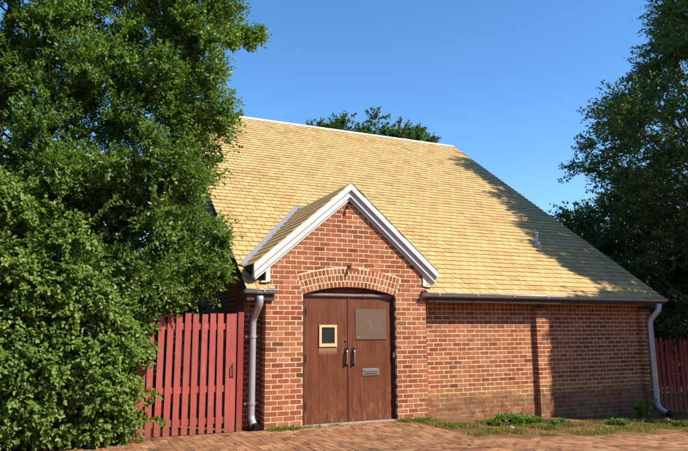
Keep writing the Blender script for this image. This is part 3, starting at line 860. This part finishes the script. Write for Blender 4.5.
# left: bright vine smothering the low fence
vh = empty('vine_hedge', (-.6, 9.6, 0), 'bright green vine tangle smothering the fence at the left edge', 'hedge')
def vtop(x): return float(np.interp(x, [-4,-.8,-.3,.2,.55,.9,1.15,1.3], [4.2,3.9,3.25,2.85,2.4,2.0,1.6,1.0]))
C = []
tries = 0
while len(C) < 460 and tries < 30000:
    tries += 1
    x = RNG.uniform(-3.2, 1.07); z = RNG.uniform(.05, 1)*(vtop(x)-.1+.35*math.sin(x*5.3)*math.sin(x*2.1+1))
    y = 9.62 - .45*math.sin(min(1, z/1.6)*math.pi*.75)*float(np.interp(x, [-3,.6,1.2],[1,.6,.1])) + RNG.uniform(-.12,.3)
    if x > .95 and 1.2 < z < 1.45: pass
    p = np.array((x,y,z))
    # horizontal tiers with hollows between them
    if math.sin(z*6.5+math.sin(x*2.1)*1.3+x*.6) < -.86: continue
    if C and np.min(np.linalg.norm(np.array(C)-p, axis=1)) < .125: continue
    C.append(p)
C = np.array(C + [np.array(q) for q in ((1.15,9.85,1.45),(1.2,9.84,1.7),(1.28,9.84,1.55),(1.1,9.85,1.9),(1.3,9.86,1.28),(1.22,9.84,1.2))])
Rr = RNG.uniform(.20,.34,len(C)); Rr[-6:] = .18
P, ld, nn = twigs(C, Rr, 16, 16, -.05, np.tile(np.array((.12,-.9,.0)), (len(C),1)), .55, .7, .5)
n = len(P); nn = unit(nn + np.array((.25,-.55,.25)))
ld[:,2] -= .35; ld = unit(ld)
keep = P[:,2] > .02
P, ld, nn = P[keep], ld[keep], nn[keep]; n = len(P)
leaf_mesh('foliage', P, ld, nn, RNG.uniform(.040,.072,n), RNG.uniform(.030,.050,n), MAT['leaf_vine'], vh, 6)
# shoots reaching out of the tangle
b = MB(); SP = []; SD = []
shoots = [((.55,9.5,2.35),(1.2,9.45,2.75),(1.6,9.5,3.0)), ((.9,9.55,2.0),(1.35,9.4,2.12),(1.85,9.4,2.2)), ((-.1,9.5,2.9),(.02,9.3,3.4),(.05,9.35,3.75)), ((.3,9.5,2.9),(.5,9.3,3.2),(.72,9.3,3.42)),
          ((1.05,9.7,.6),(1.3,9.6,.75),(1.5,9.7,.6)), ((1.1,9.6,.25),(1.4,9.5,.4),(1.55,9.55,.22)), ((-.6,9.4,3.0),(-.5,9.2,3.4),(-.3,9.2,3.55)), ((1.1,9.75,.1),(1.25,9.65,.5),(1.38,9.6,.62)), ((.4,9.3,1.7),(.55,9.1,1.95),(.7,9.05,1.8))]
for A, Bm, Cc in shoots:
    A, Bm, Cc = map(Vector, (A, Bm, Cc)); pts = [A*(1-t)**2+Bm*2*t*(1-t)+Cc*t*t for t in [i/10 for i in range(11)]]
    b.tube(pts, [.006*(1-i/14) for i in range(11)], 5)
    for t in np.linspace(.05,1,26):
        p = A*(1-t)**2+Bm*2*t*(1-t)+Cc*t*t; q = (Bm-A)*(1-t)+(Cc-Bm)*t
        for s in (-1,1):
            SP.append(p); SD.append(q.normalized()*.5 + Vector((rnd.uniform(-.6,.6), -.4, s*.8+rnd.uniform(-.3,.3))))
SP = np.array(SP, float); SD = unit(np.array(SD, float)); n = len(SP)
leaf_mesh('shoot_leaves', SP, SD, unit(RNG.normal(size=(n,3))*.4+np.array((.2,-.6,.6))), RNG.uniform(.045,.08,n), RNG.uniform(.03,.05,n), MAT['leaf_vine'], vh, 6)
for x in (-2.4,-1.5,-.7,.1,.7,1.05):
    q = [(x+rnd.uniform(-.1,.1)*i, 9.85-.06*i+rnd.uniform(-.05,.05), -.05+vtop(x)*.22*i) for i in range(5)]
    b.tube(q, [.03,.026,.02,.014,.006], 6)
b.build('stem', MAT['bark'], vh, True)

# generic crown
def cone_tree(name, label, base, height, zs, rs, nclump, mat_, nt, nl, L, Wd, trunk_r, up, droop, flat, skew=None, group=None, minz=None, rc=(.4,.7), every=5, shell=.55, keepoff=None, extra=None):
    t = empty(name, base, label, 'tree', group)
    base = np.array(base, float); C = []
    tries = 0
    while len(C) < nclump and tries < nclump*60:
        tries += 1
        z = RNG.uniform(zs[0], zs[-1]); R = prof(z, zs, rs)
        if RNG.random() > (R/max(rs))**1.2+.06: continue
        a = RNG.uniform(0, 2*math.pi); rad = R*(shell+(1-shell)*RNG.random())
        if RNG.random() < .22: rad *= RNG.uniform(.2,.9)
        if skew is not None: rad *= skew(a, z)
        p = base + np.array((math.cos(a)*rad, math.sin(a)*rad, z))
        if keepoff is not None and keepoff(p): continue
        C.append(p)
    nx = len(extra) if extra is not None else 0
    if nx: C += list(extra)
    C = np.array(C)
    Rr = RNG.uniform(rc[0], rc[1], len(C))
    if nx: Rr[-nx:] = RNG.uniform(.38, .62, nx)
    out = C-base; out[:,2] = 0; out = unit(out)
    P, ld, nn = twigs(C, Rr, nt, nl, up, out, .9, .5, droop, flat)
    n = len(P)
    leaf_mesh('crown', P, ld, nn, RNG.uniform(L*.75,L*1.25,n), RNG.uniform(Wd*.75,Wd*1.25,n), mat_, t)
    b = MB(); limbs(b, base-np.array((0,0,.1)), base+np.array((0,0,height*.93)), C, every, trunk_r, .02, .15)
    b.build('trunk', MAT['bark'], t, True)
    return t
def skew_r(a, z):
    # branches reach further over the pavement, towards the street and the hall
    k = max(0, math.cos(a - math.radians(236)))
    return 1 + .30*k*float(np.interp(z, [2,4.5,6.5,9],[1,1,.6,.12]))
def off_hall(p):
    # no branch hangs in over the eave corner of the hall
    if p[0] < 13.7 and math.degrees(math.atan2(p[0], p[1])) < 58 and p[1] < 15.5 and p[2] < 5.0: return True
    return shades_left(p, .55)
def roof_edge(y): return float(np.interp(y, [9.8,10.3,11.19,11.89,13.09,15.45,17.7],[10.35,10.47,10.35,10.26,10.83,11.51,12.0]))
def shades_left(p, m):
    # would this clump throw its shade further along the hall than the shade really reaches?
    t = p[1]-D; hx, hz = p[0]-SX*t, p[2]-SZ*t
    if -.6 < hz < 2.0 and hx < float(np.interp(hz, [-.3,.3,1.0,1.7],[10.0,9.7,9.6,9.8]))+m: return True
    # roof hit: p - t*(.92,-1,1.04) meets z = EZ + (y-EY)*SL
    t = (p[2]-EZ-(p[1]-EY)*SL)/(SZ+SL); hy, hx = p[1]+t, p[0]-SX*t
    return EY < hy < RY and hx < roof_edge(hy)+m
SHADE = []
while len(SHADE) < 330:
    if len(SHADE) % 2:
        q = np.array((RNG.uniform(9.7, 13.6), D, RNG.uniform(-.6, 2.2)))
    else:
        y = RNG.uniform(9.8, 16.8); q = np.array((RNG.uniform(10.2, 13.4), y, EZ+(y-EY)*SL))
    t = RNG.uniform(4.6, 6.6); p = q + t*np.array((SX,-1,SZ))
    if math.degrees(math.atan2(p[0], p[1])) < (57.5 if p[2] < 9 else 56.6) or shades_left(p, .36): continue
    SHADE.append(p)
cone_tree('shade_tree', 'dark conical shade tree rising behind the dark red picket fence', (17.0,11.3,zf(17)), 15.6,
    [1.6,3,4.6,6.4,7.5,9.1,10.3,11.3,12.4,14.0,15.4], [4.2,4.6,4.45,4.0,3.4,2.3,1.35,.8,.85,.8,.3], 560, MAT['leaf_dark'], 26, 20, .10, .050, .24, .06, .10, .50, skew_r, rc=(.6,1.2), keepoff=off_hall, extra=SHADE)
cone_tree('broadleaf_tree', 'green broadleaf tree whose top shows just above the roof ridge', (15.0,30.5,0), 12.2,
    [3.5,7,10,11.2,12.0,12.3], [3,4.4,4.8,4.5,3.8,2.4], 520, MAT['leaf_far'], 18, 14, .17, .10, .35, .2, .1, 0, rc=(.45,.8))
cone_tree('broadleaf_tree', 'sunlit light green tree glimpsed past the right roof edge', (29.5,30.0,zf(29)), 9,
    [1.0,3,5,7,8.6], [2.5,3.4,3.4,2.4,.5], 150, MAT['leaf_vine'], 18, 12, .17, .11, .25, .3, .1, 0, rc=(.55,.9))
cone_tree('understorey_tree', 'dark leafy small tree filling the gap behind the right fence', (17.3,15.6,zf(16)), 7.0,
    [.2,1.2,2.6,4.8,6.6], [3.2,3.6,3.5,2.6,.6], 380, MAT['leaf_dark'], 18, 12, .12, .07, .12, .2, .1, 0, rc=(.4,.7))
cone_tree('understorey_tree', 'dark leafy small tree beyond the vine hedge at the far left', (-2.6,15.4,0), 7.2,
    [.2,1.5,3.5,5.5,6.8], [3.0,3.4,3.2,2.2,.5], 290, MAT['leaf_holly'], 18, 12, .13, .07, .14, .2, .1, 0, rc=(.45,.75))
cone_tree('understorey_tree', 'low shaded bush in the side yard behind the red gate', (.7,13.2,0), 4.9,
    [.1,.8,2.2,3.6,4.7], [1.5,1.9,1.9,1.6,.5], 150, MAT['leaf_dark'], 16, 12, .11, .06, .06, .2, .1, 0, rc=(.3,.5))

# ------------------------------------------------------------------ weeds and grass
def tuft(name, blades, h, spread, mat_, wid=.012, lean=.5):
    P = RNG.normal(size=(blades,3))*np.array((spread,spread,0)); Dn = RNG.normal(size=(blades,3))*lean; Dn[:,2] = 1; Dn = unit(Dn)
    nn = unit(RNG.normal(size=(blades,3))+np.array((0,-.5,.4)))
    L = RNG.uniform(.4,1.1,blades)*h
    o = leaf_mesh(name, P, Dn, nn, L, np.full(blades, wid)*RNG.uniform(.7,1.3,blades), mat_)
    return o
def broad(name, stems, h, spread, L, mat_):
    P = []; Dn = []
    for _ in range(stems):
        a = RNG.uniform(0,6.28); r = abs(RNG.normal())*spread; hh = h*RNG.uniform(.5,1.05); r = min(r, spread*1.3)
        tx, ty = RNG.normal(size=2)*.35
        for t in np.linspace(.12,1,9):
            for s in range(2):
                P.append((math.cos(a)*r+tx*hh*t, math.sin(a)*r+ty*hh*t, hh*t)); q = RNG.normal(size=3); q[2] = abs(q[2])*.6; Dn.append(q)
    P = np.array(P); Dn = unit(np.array(Dn)); n = len(P)
    return leaf_mesh(name, P, Dn, unit(RNG.normal(size=(n,3))*.5+np.array((0,-.3,.9))), RNG.uniform(.6,1.2,n)*L, RNG.uniform(.6,1.1,n)*L*.45, mat_, None, 6)
# loose grass: countless blades, one object
GP = []
def strip(x0, x1, y0, y1, n, gx_=1.0):
    for _ in range(n):
        x = RNG.uniform(x0,x1); y = RNG.uniform(y0,y1)
        if math.sin(x*5.1+y*3)+math.sin(x*2.3-y*7.7)+RNG.uniform(-1,1) < .45: continue
        GP.append((x, y, zf(x)-.01))
strip(3.2,3.85,9.72,9.90,420); strip(5.5,6.15,9.62,9.90,420)
strip(5.72,6.4,7.9,9.6,700); strip(6.2,8.6,7.75,8.5,800); strip(8.4,14.5,7.75,8.7,2600); strip(8.6,15,8.7,9.6,900); strip(3.85,5.5,9.85,9.91,60); strip(6.3,8.3,8.6,9.4,300); strip(12.2,16,9.4,10.4,500)
strip(1.0,1.6,9.5,9.9,200); strip(6.8,8.5,8.7,9.5,1400); strip(9.2,11.5,8.5,9.3,700)
GP = np.array(GP); k = 7; n = len(GP)*k
P = np.repeat(GP, k, 0) + RNG.normal(size=(n,3))*np.array((.035,.035,0)); Dn = RNG.normal(size=(n,3))*.55; Dn[:,2] = .9; Dn = unit(Dn)
tag(leaf_mesh('grass', P, Dn, unit(RNG.normal(size=(n,3))+np.array((0,-.4,.4))), RNG.uniform(.025,.085,n), RNG.uniform(.005,.011,n), MAT['grass']), 'patchy dry grass growing along the foot of the wall', 'grass', kind='stuff')
weeds = [(7.35,9.2,1.15,'largest bushy green weed patch, at the middle of the long wall'),(6.95,9.1,.5,'low leafy weed just left of the largest weed patch'),(7.85,9.25,.9,'bushy weed in front of the wall pilaster'),
         (8.35,9.0,.55,'small bushy weed right of the pilaster foot'),(7.6,8.5,.3,'tiny weed at the pavement edge in front of the largest weed patch'),(9.6,8.9,.7,'upright weed clump in the sunny strip near the shaded wall'),
         (10.9,8.6,.4,'low weed in the grass left of the far downspout')]
for i, (x, y, s, lab) in enumerate(weeds):
    o = broad('weed', int(40*s)+8, .095*s+.035, .16*s+.02, .035+.035*s, MAT['leaf_weed'])
    o.location = (x, y, zf(x)-.012); tag(o, lab, 'weed', 'weeds along the long brick wall')
o = broad('broadleaf_plant', 8, .34, .04, .11, MAT['leaf_vine']); o.location = (11.35, 9.86, zf(11.35)-.01)
tag(o, 'single leafy light green plant against the shaded wall beside the far downspout', 'plant')
# stones and brick scraps on the dirt
for i, (x, y, s) in enumerate(((7.05,8.75,.05),(9.9,9.3,.045),(11.7,9.55,.07),(8.75,8.5,.04))):
    b = MB(); V = []
    for a in range(6):
        q = a*math.pi/3; V.append((math.cos(q)*s*rnd.uniform(.8,1.2), math.sin(q)*s*rnd.uniform(.6,.9), 0))
    for a in range(6):
        q = a*math.pi/3; V.append((math.cos(q)*s*.6*rnd.uniform(.8,1.2), math.sin(q)*s*.5*rnd.uniform(.8,1.1), s*rnd.uniform(.4,.7)))
    b.mesh(V, [(0,1,7,6),(1,2,8,7),(2,3,9,8),(3,4,10,9),(4,5,11,10),(5,0,6,11),(6,7,8,9,10,11)])
    o = b.build('stone', MAT['concrete']); o.location = (x, y, zf(x)-.014)
    tag(o, ('small stone on the dirt below the tall weed patch','small stone at the edge of the tree shadow','larger stone by the far downspout','small stone on the grass right of the pilaster')[i], 'stone', 'stones along the wall')

n = 420
P = np.stack([RNG.uniform(-1, 13, n), np.where(RNG.random(n) < .5, RNG.uniform(9.0, 9.88, n), RNG.uniform(5.5, 9.7, n)), np.zeros(n)], 1)
P[:,2] = [zf(x)+.014 for x in P[:,0]]
a = RNG.uniform(0, 6.28, n); Dn = np.stack([np.cos(a), np.sin(a), RNG.uniform(.05,.3,n)], 1)
MAT['litter'] = leaf_mat('dry_leaf', [(.10,.055,.02),(.20,.12,.04),(.16,.15,.04),(.28,.19,.07)], .1, .7, .2)
tag(leaf_mesh('fallen_leaves', P, unit(Dn), unit(RNG.normal(size=(n,3))*.2+np.array((0,0,1.))), RNG.uniform(.025,.055,n), RNG.uniform(.012,.03,n), MAT['litter']), 'dry fallen leaves scattered over the brick paving', 'leaves', kind='stuff')
